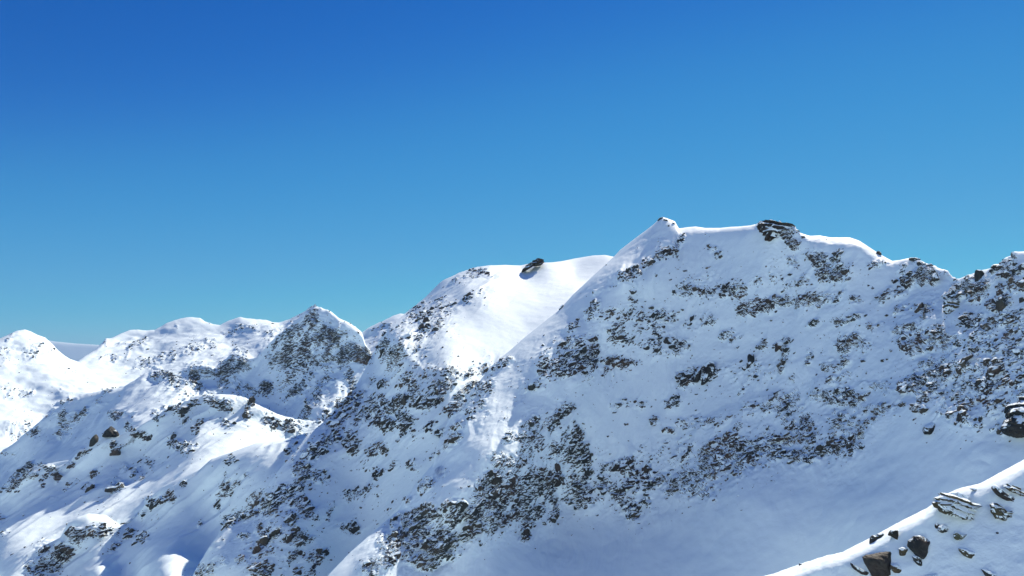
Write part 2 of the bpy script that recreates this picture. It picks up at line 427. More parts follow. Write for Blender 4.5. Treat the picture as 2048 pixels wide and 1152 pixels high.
class Mountain:
    def __init__(s, name, label, crest, ctrl, cdepth, K, span, rows, step, k, relief, crag, bottom=1180.0, rough=1.0, flute=(0.0, 10.0, 0.5), crest_jit=0.8, seed=0, mat=None, D0=28.0, ribs=0.0, flat=0.25, snowbump=0.42):
        s.ribs, s.flat = ribs, flat
        s.name, s.label = name, label
        cr = np.array(crest, float)
        s.cx, s.cy = cr[:, 0], cr[:, 1]
        s.k = k
        cd = np.array(cdepth, float)
        s.Kx = np.array(K, float)
        cols = np.arange(span[0], span[1] + step, step)
        cyv = np.interp(cols, s.cx, s.cy)
        jit = fbm(np.stack([cols / 11.0, cols * 0 + seed * 3.1, cols * 0], -1), 4) * crest_jit * (0.6 + 1.6 * dens(cols, cyv + 6))
        cyv = cyv + jit
        # control points: the crest's depths and the listed interior ones, planes are linear in 1/depth
        ccy = np.interp(cd[:, 0], s.cx, s.cy)
        P = [(x, y) for x, y in zip(cd[:, 0], ccy)] + [(c[0], c[1]) for c in ctrl]
        D = list(cd[:, 1]) + [c[2] for c in ctrl]
        ev = tps_fit(P, 1000.0 / np.array(D, float), 2e-3)
        s.ev = ev
        # bottom edge: below the picture, or just under the crest of whatever stands nearer
        bot = np.full(len(cols), bottom)
        for L in LAYERS:
            lc = np.interp(cols, L.cols, L.crest, left=1e9, right=1e9)
            bot = np.minimum(bot, lc + 70)
        bot = np.maximum(bot, cyv + 40)
        t = (np.arange(rows) / (rows - 1)) ** 1.15
        PY = cyv[None] + (bot - cyv)[None] * t[:, None]
        PX = np.broadcast_to(cols[None], PY.shape)
        w = ev(PX, PY)
        d = 1000.0 / np.maximum(w, 1e-3)
        for L in LAYERS:   # where something nearer hides it, stay behind that
            lc = np.interp(cols, L.cols, L.crest, left=1e9, right=1e9)[None]
            ld = np.interp(cols, L.cols, L.P[0, :, 1])[None] + 12 * L.k
            d = np.where(PY > lc - 1.0, np.maximum(d, ld), d)
        Kc = np.interp(cols, s.Kx[:, 0], s.Kx[:, 1])
        q = np.clip((PY - cyv[None]) / D0, 0, 1)
        d = d + Kc[None] * (1 - np.sqrt(q)) ** 2
        s.cols, s.crest, s.bot = cols, cyv, bot
        P3 = place(PX, PY, d)
        dn = dens(PX, PY)
        # relief, displaced along the base normal
        nrm = s.normals(P3)
        sc = P3 / (k * 1.0)
        fade = np.clip((PY - cyv[None]) / 14.0, 0.0, 1.0)
        off = np.array([seed * 13.7, seed * 5.1, seed * 7.9])
        big = fbm(sc / 120.0 + off, 4) * 9.0 * relief
        med = fbm(sc / 34.0 + off, 3) * 1.9 * relief
        fa, fl, fs = flute
        wp = fbm(sc / 120.0 + off + 31, 2) * 22.0
        fc = np.stack([(sc[..., 0] - fs * sc[..., 2] + wp) / (fl * 1.9), sc[..., 2] / (fl * 8), sc[..., 1] / (fl * 8)], -1)
        flt = (np.abs(fbm(fc + off, 3)) * 2 - 0.5) * fa * 1.3 * np.clip(0.5 + 2.2 * fbm(sc / 110.0 + off + 77, 2), 0, 1.3)
        rb = np.stack([(sc[..., 0] - fs * sc[..., 2] + 1.6 * wp) / 62.0, sc[..., 2] / 420.0, sc[..., 1] / 420.0], -1)
        rbn = 1 - np.abs(perlin(rb + off + 3)) * 2.2 - 0.5 * np.abs(perlin(rb * 2.3 + off + 8)) * 2
        rb2 = np.stack([(sc[..., 0] - fs * sc[..., 2] + 0.8 * wp) / 21.0, sc[..., 2] / 110.0, sc[..., 1] / 110.0], -1)
        rbn2 = (1 - np.abs(perlin(rb2 + off + 13)) * 2.4) * np.clip(0.4 + 2.0 * perlin(sc / 70.0 + off + 41), 0, 1)
        rug = rugged(PX, PY)
        flt = flt * (0.35 + 0.65 * rug) + (rbn * s.ribs + rbn2 * min(1.5, 0.4 * s.ribs)) * (s.flat + (1 - s.flat) * rug)
        # crags: sharp ledges dipping to one side
        ca = math.radians(35)
        rx = sc[..., 0] * math.cos(ca) + sc[..., 2] * math.sin(ca)
        rz = -sc[..., 0] * math.sin(ca) + sc[..., 2] * math.cos(ca)
        cp = np.stack([rx / 20.0, sc[..., 1] / 16.0, rz / 10.0], -1)
        cg = ridged(cp + off, 3, 0.55)
        cg2 = fbm(cp * 2.3 + off + 5, 2)
        st = np.floor(cg * 5 + cg2) / 5.0
        cgd = (0.55 * cg + 0.45 * st + 0.5 * cg2)
        dd = np.clip(dn * 1.15, 0, 1)
        disp = (big + med + flt * (1 - 0.6 * dd)) * fade + cgd * dd * crag * (0.35 + 0.65 * fade)
        P3 = P3 + nrm * (disp * k)[..., None]
        s.P, s.PX, s.PY, s.dn = P3, PX, PY, dn
        s.N = s.normals(P3)
        # back side: over the top and down to the valley floor
        top = P3[0]
        dirh = np.stack([top[:, 0] / top[:, 1], np.ones(len(cols))], -1)
        tt = np.concatenate([np.linspace(0, 1, 14)[1:] ** 2 * 60 * k, 60 * k + np.linspace(0, 1, 16)[1:] ** 1.5 * 1600.0])
        slope0 = top[:, 2] / top[:, 1]
        back = []
        Rr = 34.0 * k
        smax = 0.78
        for u in tt:
            tc_ = (smax + slope0) * Rr
            drop = np.where(u < tc_, 0.5 * u * u / Rr, 0.5 * tc_ ** 2 / Rr + (u - tc_) * (smax + slope0))
            z = top[:, 2] + slope0 * u - drop
            z = z + fbm(np.stack([top[:, 0] / (60 * k), np.full(len(cols), u / (60 * k)), np.zeros(len(cols)) + seed], -1), 3) * np.minimum(u * 0.05, 8 * k)
            back.append(np.stack([top[:, 0] + dirh[:, 0] * u, top[:, 1] + u, np.maximum(z, GROUND_Z - 40)], -1))
        back = np.array(back[::-1])
        low = P3[-1]
        skirt = []
        for u in (0.15, 0.4, 1.0):
            z = low[:, 2] + (GROUND_Z - 30 - low[:, 2]) * u
            y = low[:, 1] - (low[:, 2] - z) * 0.9
            skirt.append(np.stack([low[:, 0], y, z], -1))
        allp = np.concatenate([back, P3, np.array(skirt)], 0)
        R, Cn = allp.shape[:2]
        att = np.concatenate([np.broadcast_to(dn[0] * 0.8, (len(back), Cn)), dn, np.zeros((3, Cn))], 0)
        i = np.arange(R - 1)[:, None] * Cn + np.arange(Cn - 1)[None]
        faces = np.stack([i, i + Cn, i + Cn + 1, i + 1], -1).reshape(-1, 4)
        s.mat = mat or snow_rock_material(name + '_snow_and_rock', k, snowbump=snowbump)
        me = mesh_quads(name, allp.reshape(-1, 3), faces, s.mat, True, att.ravel())
        s.obj = link(name, me, kind='structure', label=label)
        LAYERS.append(s)
    @staticmethod
    def normals(P):
        du = np.gradient(P, axis=1); dv = np.gradient(P, axis=0)
        n = np.cross(dv, du)
        n /= np.linalg.norm(n, axis=-1, keepdims=True) + 1e-12
        n = np.where((n * P).sum(-1, keepdims=True) > 0, -n, n)
        return n
    def sample(s, px, py):
        i = np.interp(px, s.cols, np.arange(len(s.cols)))
        i0 = int(min(max(i, 0), len(s.cols) - 1.001)); 
        col = s.PY[:, i0]
        j = np.interp(py, col, np.arange(len(col)))
        j0 = int(min(j, len(col) - 1.001)); fi, fj = i - i0, j - j0
        P = (s.P[j0, i0] * (1 - fj) + s.P[j0 + 1, i0] * fj) * (1 - fi) + (s.P[j0, i0 + 1] * (1 - fj) + s.P[j0 + 1, i0 + 1] * fj) * fi
        return P, s.N[j0, i0]
    def covers(s, px, py, m=0.0):
        if px < s.cols[0] or px > s.cols[-1]: return False
        return py > np.interp(px, s.cols, s.crest) + m

def front(px, py):
    for L in LAYERS:
        if L.covers(px, py): return L
    return None
#@@LAYERS
# ------------------------------------------------------------------ terrain, nearest first
near = Mountain('snow_slope', 'near snow slope with boulders in the lower right corner',
    [(1330,1240),(1440,1172),(1500,1158),(1545,1148),(1600,1128),(1650,1112),(1685,1104),(1712,1090),(1740,1076),(1760,1065),(1800,1043),(1850,1018),(1866,1008),(1880,993),(1920,976),(1960,967),(2000,945),(2048,919),(2120,880),(2400,760)],
    col(1500,1158,132,(1250,1.06)) + col(1700,1096,129,(1180,1.06)) + col(1800,1043,128,(1100,1.06),(1180,1.06)) + col(1900,985,127,(1060,1.06),(1160,1.06))
    + col(2048,919,125,(1040,1.06),(1152,1.06),(1250,1.06)) + col(2300,805,122,(950,1.06),(1152,1.06)),
    [(1330,135),(1500,132),(1700,129),(1850,127),(2048,125),(2400,120)],
    [(1330,13),(1700,11),(1850,10),(1875,2),(1960,3),(2000,8),(2048,11),(2400,11)],
    (1330, 2400), 300, 2.0, 0.08, 0.8, 0.0, bottom=1260.0, crest_jit=2.8, seed=1, flute=(0.9,12.0,-0.8), D0=30.0, snowbump=1.1)
main = Mountain('mountain', 'main snow covered ridge with rocky shaded face',
    [(600,1230),(655,1152),(700,1105),(740,1070),(795,1022),(833,967),(868,925),(885,870),(905,825),(940,785),(980,737),(994,722),(1022,699),(1050,674),(1078,652),(1119,619),(1147,588),(1189,549),(1229,512),(1240,500),(1263,482),(1290,462),(1308,448),(1318,438),(1325,434),(1335,437),(1350,443),(1358,457),(1370,455),(1390,453),(1410,456),(1440,456),(1458,454),(1480,453),(1500,451),(1512,449),(1522,443),(1560,446),(1575,449),(1588,452),(1592,460),(1600,466),(1620,472),(1640,471),(1660,475),(1690,475),(1700,475),(1720,482),(1735,492),(1755,505),(1768,513),(1785,522),(1800,520),(1820,516),(1835,518),(1845,524),(1860,530),(1880,537),(1895,543),(1905,555),(1912,560),(1920,557),(1935,551),(1952,545),(1960,541),(1983,537),(1987,531),(2000,527),(2010,516),(2025,511),(2028,504),(2048,503),(2150,470),(2300,430)],
    [(1250,545,885),(1300,520,915),(1190,615,850),(1160,680,812),(1100,745,766),(1050,800,737),(960,900,658),(900,970,630),(870,1010,620),
     (1700,500,745),(1640,500,775),
     (2048,870,446),(1850,860,516),(1700,880,590),(1540,930,632),(1400,960,675),(1260,1030,689),(1180,1000,707),(1120,1010,705),(1030,1065,646),(900,1085,597),(760,1140,566),
     (1200,1152,620),(1500,1000,603),(1500,1152,549),(1900,960,471),(1750,1050,500),(1290,600,865),(1240,640,836),(1190,700,811),(1300,1200,585),(1000,1152,592),(850,1180,568),(700,1180,562),(2150,900,415),(1900,1200,414),(1650,1180,519),(2048,960,423)],
    [(600,560),(655,585),(700,610),(795,660),(868,700),(994,818),(1119,905),(1229,980),(1325,1000),(1360,970),(1440,920),(1540,850),(1690,765),(1785,705),(1912,620),(2048,560),(2150,545),(2300,530)],
    [(600,10),(1000,12),(1229,18),(1325,10),(1370,34),(1510,26),(1530,4),(1590,6),(1630,25),(1700,42),(1760,28),(1800,8),(1870,16),(1900,4),(2300,4)],
    (600, 2300), 440, 1.7, 0.52, 0.6, 7.5, seed=2, flute=(2.1,9.0,0.42), D0=26.0, ribs=6.0, flat=0.15)
shelf = Mountain('mountain', 'mountain carrying the sunlit snow shelf behind the main ridge',
    [(340,1230),(385,1152),(400,1124),(422,1089),(454,1046),(484,1035),(503,1024),(530,981),(562,935),(590,905),(617,866),(625,862),(655,840),(675,815),(700,790),(715,765),(735,730),(750,700),(762,674),(766,665),(780,655),(795,640),(811,626),(828,614),(850,595),(868,577),(880,565),(887,560),(905,552),(920,545),(935,540),(955,534),(975,531),(1010,530),(1040,531),(1060,527),(1080,525),(1100,525),(1120,523),(1150,517),(1185,511),(1210,510),(1230,514),(1300,545),(1400,600)],
    col(1050,531,1690,(552,.6),(590,.27),(650,.4),(735,.46)) + col(950,534,1590,(556,.5),(592,.29),(650,.42),(735,.47)) + col(1150,517,1730,(548,.6),(585,.28),(640,.4)) +
     [(905,600,1400),(880,650,1210),(835,708,1090),(890,730,1030),
     (800,690,1110),(850,800,975),(850,900,925),(850,1000,876),(700,950,970),(700,1050,915),(700,1152,868),(600,1152,822),(562,1050,855),(480,1152,800),(950,850,950),(780,800,1030)],
    [(340,840),(385,860),(422,880),(503,930),(562,970),(625,1050),(700,1190),(750,1390),(811,1560),(887,1610),(975,1620),(1087,1700),(1230,1750),(1400,1800)],
    [(340,6),(760,6),(880,10),(930,14),(1230,25),(1400,25)],
    (340, 1400), 400, 1.9, 0.65, 0.32, 6.0, seed=3, flute=(0.9,12.0,0.8), ribs=4.5, flat=0.06)
lower = Mountain('snow_slope', 'rounded snow spur at the bottom left',
    [(-150,1290),(-30,1190),(16,1150),(54,1108),(95,1088),(121,1075),(135,1046),(155,1034),(176,1027),(212,1030),(228,1042),(240,1050),(258,1045),(272,1034),(283,1019),(298,997),(325,973),(352,959),(398,940),(423,918),(460,905),(512,886),(570,878),(617,866),(660,862),(760,870)],
    col(560,880,1190,(945,.33)) + col(480,895,1190,(935,.35),(1000,.95)) + col(430,916,1185,(1000,1.05)) + col(400,938,1183,(1010,1.15),(1140,.3))
    + col(340,965,1180,(995,1.15),(1160,.18)) + col(283,1019,1175,(1045,1.1),(1150,.28)) + col(240,1060,1170,(1160,.35)) + col(176,1027,1150,(1038,.3),(1130,1.05))
    + col(120,1075,1125,(1160,1.05)) + col(40,1120,1070,(1180,.8)) + [(500,1120,1000),(200,1152,1035)],
    [(-150,1050),(16,1060),(95,1105),(176,1148),(283,1177),(430,1188),(570,1192),(660,1195),(760,1200)],
    [(-150,8),(95,8),(176,14),(240,6),(300,6),(400,10),(460,20),(620,40),(760,40)],
    (-150, 700), 230, 2.2, 0.8, 0.7, 4.5, seed=14, flute=(1.2,14.0,0.95), ribs=8.0, flat=0.7)
spur = Mountain('mountain', 'rocky snow ridge crossing the lower left',
    [(-150,1110),(-60,1045),(0,990),(20,975),(45,950),(60,938),(73,935),(90,930),(110,925),(140,920),(155,905),(175,895),(190,887),(205,878),(212,874),(240,871),(270,858),(300,840),(330,820),(360,808),(375,800),(400,790),(440,788),(470,790),(490,796),(520,812),(560,830),(590,838),(620,842),(660,846),(760,850)],
    col(440,788,1560,(842,1.4),(960,.2)) + col(300,840,1500,(930,1.4),(1040,.13)) + col(200,882,1480,(952,1.4),(1100,.13)) + col(127,922,1470,(975,1.4),(1110,.13))
    + col(60,938,1460,(990,1.4),(1140,.13)) + col(0,990,1450,(1020,1.4),(1152,.13)) + col(560,830,1600,(880,1.05)) + col(-100,1080,1450,(1190,.4)) + col(370,805,1520,(877,1.4),(1000,.16)),
    [(-150,1450),(60,1460),(200,1480),(300,1500),(440,1560),(560,1600),(760,1640)],
    [(-150,6),(380,8),(420,20),(470,22),(520,14),(760,10)],
    (-150, 700), 220, 2.2, 1.0, 0.8, 5.5, seed=5, flute=(1.4,15.0,0.95), ribs=9.0, crest_jit=2.4, flat=0.7)
pyramid = Mountain('mountain', 'steep pyramid peak with shaded rocky face',
    [(-150,1010),(-60,950),(0,905),(30,885),(60,860),(87,837),(115,817),(140,800),(170,787),(200,782),(245,775),(270,760),(290,746),(302,745),(337,737),(370,735),(405,730),(425,732),(438,745),(446,722),(460,711),(470,707),(487,712),(500,718),(514,715),(546,680),(582,651),(600,635),(616,616),(629,611),(640,615),(660,622),(676,635),(702,648),(723,664),(733,695),(745,712),(800,760)],
    col(640,615,3000,(840,.95)) + col(560,669,2960,(830,1.3)) + col(715,658,2950,(800,1.35)) + col(470,707,2900,(800,1.1),(850,.35)) + col(514,715,2920,(800,1.1))
    + col(405,730,2880,(778,1.2),(840,.3)) + col(345,737,2860,(754,1.1),(880,.3)) + col(280,752,2850,(870,.35)) + col(200,782,2820,(860,.5),(900,.35))
    + col(115,817,2800,(870,.85),(930,.3)) + col(30,885,2780,(920,.9),(980,.3)),
    [(-150,2750),(30,2780),(115,2800),(200,2820),(302,2850),(405,2880),(514,2920),(629,3000),(700,2970),(745,2950),(800,2950)],
    [(-150,30),(100,30),(200,60),(302,40),(330,15),(440,15),(620,8),(632,20),(645,30),(720,38),(800,30)],
    (-150, 800), 240, 2.2, 1.85, 0.9, 7.5, seed=6, flute=(1.2,11.0,0.2), D0=12.0, ribs=7.5, crest_jit=2.4, flat=0.5)
farleft = Mountain('mountain', 'far rounded snow peak at the left edge',
    [(-200,740),(-50,690),(0,677),(20,668),(35,661),(50,659),(62,663),(75,670),(90,675),(105,688),(115,700),(130,712),(140,718),(155,723),(175,736),(220,770),(300,800)],
    [(50,740,4350),(50,800,4000),(50,900,3450),(155,800,4050),(150,760,4400),(0,720,4350),(90,720,4550),(-100,800,3800),(100,850,3800),(220,800,4200)],
    [(-200,4300),(0,4650),(50,4900),(105,4950),(155,5000),(300,5000)],
    [(-200,40),(50,60),(105,20),(155,30),(300,40)],
    (-200, 300), 150, 2.0, 3.0, 1.5, 5.0, seed=7, D0=14.0, ribs=3.0, flute=(1.0,14.0,0.3))
far = Mountain('mountain', 'far glaciated mountain chain on the skyline',
    [(60,760),(120,735),(155,723),(170,712),(190,700),(200,690),(212,678),(225,675),(240,668),(260,660),(275,659),(290,661),(310,660),(330,648),(350,640),(370,635),(385,634),(400,636),(410,643),(425,648),(440,650),(455,642),(470,637),(480,634),(495,637),(510,638),(530,640),(545,644),(556,646),(575,640),(600,628),(618,618),(640,622),(660,650),(700,690),(720,668),(735,657),(752,648),(765,642),(785,632),(800,627),(815,628),(840,640),(900,660)],
    col(300,660,6250,(700,.4),(735,.25),(800,.2)) + col(385,634,6500,(690,.38),(735,.25)) + col(460,641,6550,(690,.36),(740,.22)) + col(540,643,6600,(700,.25))
    + col(220,677,5950,(720,.38),(760,.2)) + [(155,790,4500),(500,780,4900)] + col(800,627,6800,(690,.33)) + col(740,655,6650,(715,.3)),
    [(60,5200),(155,5300),(212,5900),(300,6250),(385,6500),(480,6500),(560,6600),(620,6700),(720,6600),(800,6800),(900,6900)],
    [(60,60),(212,60),(385,90),(480,60),(620,60),(900,60)],
    (60, 900), 150, 2.0, 4.0, 1.3, 5.0, seed=8, D0=10.0, ribs=3.0, flute=(1.0,14.0,0.3), crest_jit=2.0)
hazy = Mountain('mountain', 'very distant pale snow range seen in the gap on the left',
    [(40,675),(80,678),(110,683),(150,687),(200,690),(240,694),(300,700)],
    [(150,716,48215),(60,716,48215),(260,716,48215)],
    [(40,50000),(150,50000),(300,50000)],
    [(40,200),(300,200)], (40, 300), 20, 4.0, 24.0, 0.2, 0.0, bottom=760.0, crest_jit=0.2, seed=9, D0=10.0)

# unseen mountain side behind the camera, added to bounce sunlight onto the shaded faces
bx = np.linspace(-5200, 5200, 150); by = np.linspace(-350, -4200, 60)
BX, BY = np.meshgrid(bx, by)
un = -BY
BZ = np.interp(un, [350, 700, 1700, 2500, 4200], [-500, -320, 620, 950, -500]) + 150 * fbm(np.stack([BX / 700, BY / 700, BX * 0], -1), 5) + 60 * ridged(np.stack([BX / 260, BY / 500, BX * 0 + 3], -1), 3)
ii = np.arange(59)[:, None] * 150 + np.arange(149)[None]
bm_ = snow_rock_material('bounce_mountain_snow_and_rock', 2.0)
meb = mesh_quads('mountain', np.stack([BX, BY, BZ], -1).reshape(-1, 3), np.stack([ii, ii + 1, ii + 151, ii + 150], -1).reshape(-1, 4), bm_, True, np.clip(0.25 + 0.8 * fbm(np.stack([BX / 300, BY / 300, BX * 0 + 9], -1), 3), 0, 1).ravel() * 0.6)
link('mountain', meb, kind='structure', label='unseen snow mountain added behind the camera to bounce sunlight')

# the valley floor, one sheet out to the horizon
gm = snow_rock_material('valley_snow', 6.0)
ang = np.linspace(0, 2 * math.pi, 97)[:-1]
rad = np.array([0.0, 400, 1200, 3000, 7000, 15000, 30000, 45000, 60000])
gv = [(0.0, 0.0, GROUND_Z)]
gf = []
for r in rad[1:]:
    for a in ang:
        gv.append((r * math.cos(a), r * math.sin(a), GROUND_Z + 25 * math.sin(a * 5 + r / 900.0) * min(1, r / 3000)))
bmg = bmesh.new()
vs = [bmg.verts.new(v) for v in gv]
for i in range(96):
    bmg.faces.new((vs[0], vs[1 + i], vs[1 + (i + 1) % 96]))
for q in range(len(rad) - 2):
    for i in range(96):
        a = 1 + q * 96 + i; b_ = 1 + q * 96 + (i + 1) % 96
        bmg.faces.new((vs[a], vs[a + 96], vs[b_ + 96], vs[b_]))
me = bpy.data.meshes.new('ground'); bmg.to_mesh(me); bmg.free(); me.materials.append(gm)
for p in me.polygons: p.use_smooth = True
link('ground', me, kind='structure', label='snow covered valley floor')
# ------------------------------------------------------------------ rocks
def ico(level):
    b = bmesh.new(); bmesh.ops.create_icosphere(b, subdivisions=level, radius=1.0)
    v = np.array([x.co[:] for x in b.verts]); f = np.array([[q.index for q in p.verts] for p in b.faces]); b.free()
    return v, f

def chip(v, rng, n=12, lo=0.5, hi=0.85, noise=0.12, freq=1.6):
    """cut a ball with flat breaks, then roughen it"""
    v = v.copy()
    for _ in range(n):
        d = rng.normal(size=3); d /= np.linalg.norm(d)
        h = rng.uniform(lo, hi)
        q = v @ d
        v = v - np.outer(np.clip(q - h, 0, None), d) * 0.96
    off = rng.uniform(0, 90, 3)
    v = v * (1 + noise * fbm(v * freq + off, 2))[:, None]
    return v

ICO1, ICO2, ICO3, ICO4, ICO5 = ico(1), ico(2), ico(3), ico(4), ico(5)
PROTO_LO = [chip(ICO2[0], np.random.default_rng(100 + i), 7, 0.45, 0.8, 0.25, 1.3) for i in range(14)]
PROTO_XS = [chip(ICO1[0], np.random.default_rng(300 + i), 4, 0.5, 0.85, 0.4, 1.1) for i in range(14)]
PROTO_HI = [chip(ICO3[0], np.random.default_rng(200 + i), 11, 0.45, 0.82, 0.3, 1.7) for i in range(12)]

def rock_frame(L, px, py, w, h, ang, depth=None, sink=0.2, rng=RNG):
    P, Nn = L.sample(px, py)
    k = P[1] / F
    a = math.radians(ang)
    ex = np.array([math.cos(a), 0.25 * rng.normal(), math.sin(a)])
    ex /= np.linalg.norm(ex)
    ez = np.array([-math.sin(a), 0.35 + 0.2 * rng.normal(), math.cos(a)])
    ez -= ex * (ez @ ex); ez /= np.linalg.norm(ez)
    ey = np.cross(ez, ex)
    dp = depth if depth is not None else 0.5 * (w + h) * rng.uniform(0.7, 1.1)
    M = np.stack([ex * w * 0.5 * k, ey * dp * 0.5 * k, ez * h * 0.5 * k], 1)   # columns
    C0 = P - Nn * (sink * 0.5 * min(h, dp) * k)
    return M, C0

ROCKMAT = {}
def rock_mat(L):
    if L.name_key not in ROCKMAT:
        ROCKMAT[L.name_key] = snow_rock_material('rock_with_snow_cap_' + L.name_key, L.k, terrain=False, cap=0.46, capnoise=0.55)
    return ROCKMAT[L.name_key]
for i_, L in enumerate(LAYERS): L.name_key = str(i_)

PROTO_ME = {}
def proto_mesh(L, i):
    key = (L.name_key, i)
    if key not in PROTO_ME:
        PROTO_ME[key] = mesh_quads('rock', PROTO_HI[i], ICO3[1], rock_mat(L), False)
    return PROTO_ME[key]

def add_rock(L, px, py, w, h, ang, sink=0.2):
    M, C0 = rock_frame(L, px, py, w, h, ang, sink=sink)
    o = bpy.data.objects.new('rock', proto_mesh(L, int(RNG.integers(len(PROTO_HI)))))
    C.objects.link(o); o.parent = L.obj
    m = Matrix.Identity(4)
    for r in range(3):
        for c in range(3): m[r][c] = float(M[r, c])
        m[r][3] = float(C0[r])
    o.matrix_local = m
    L.nrock = getattr(L, 'nrock', 0) + 1

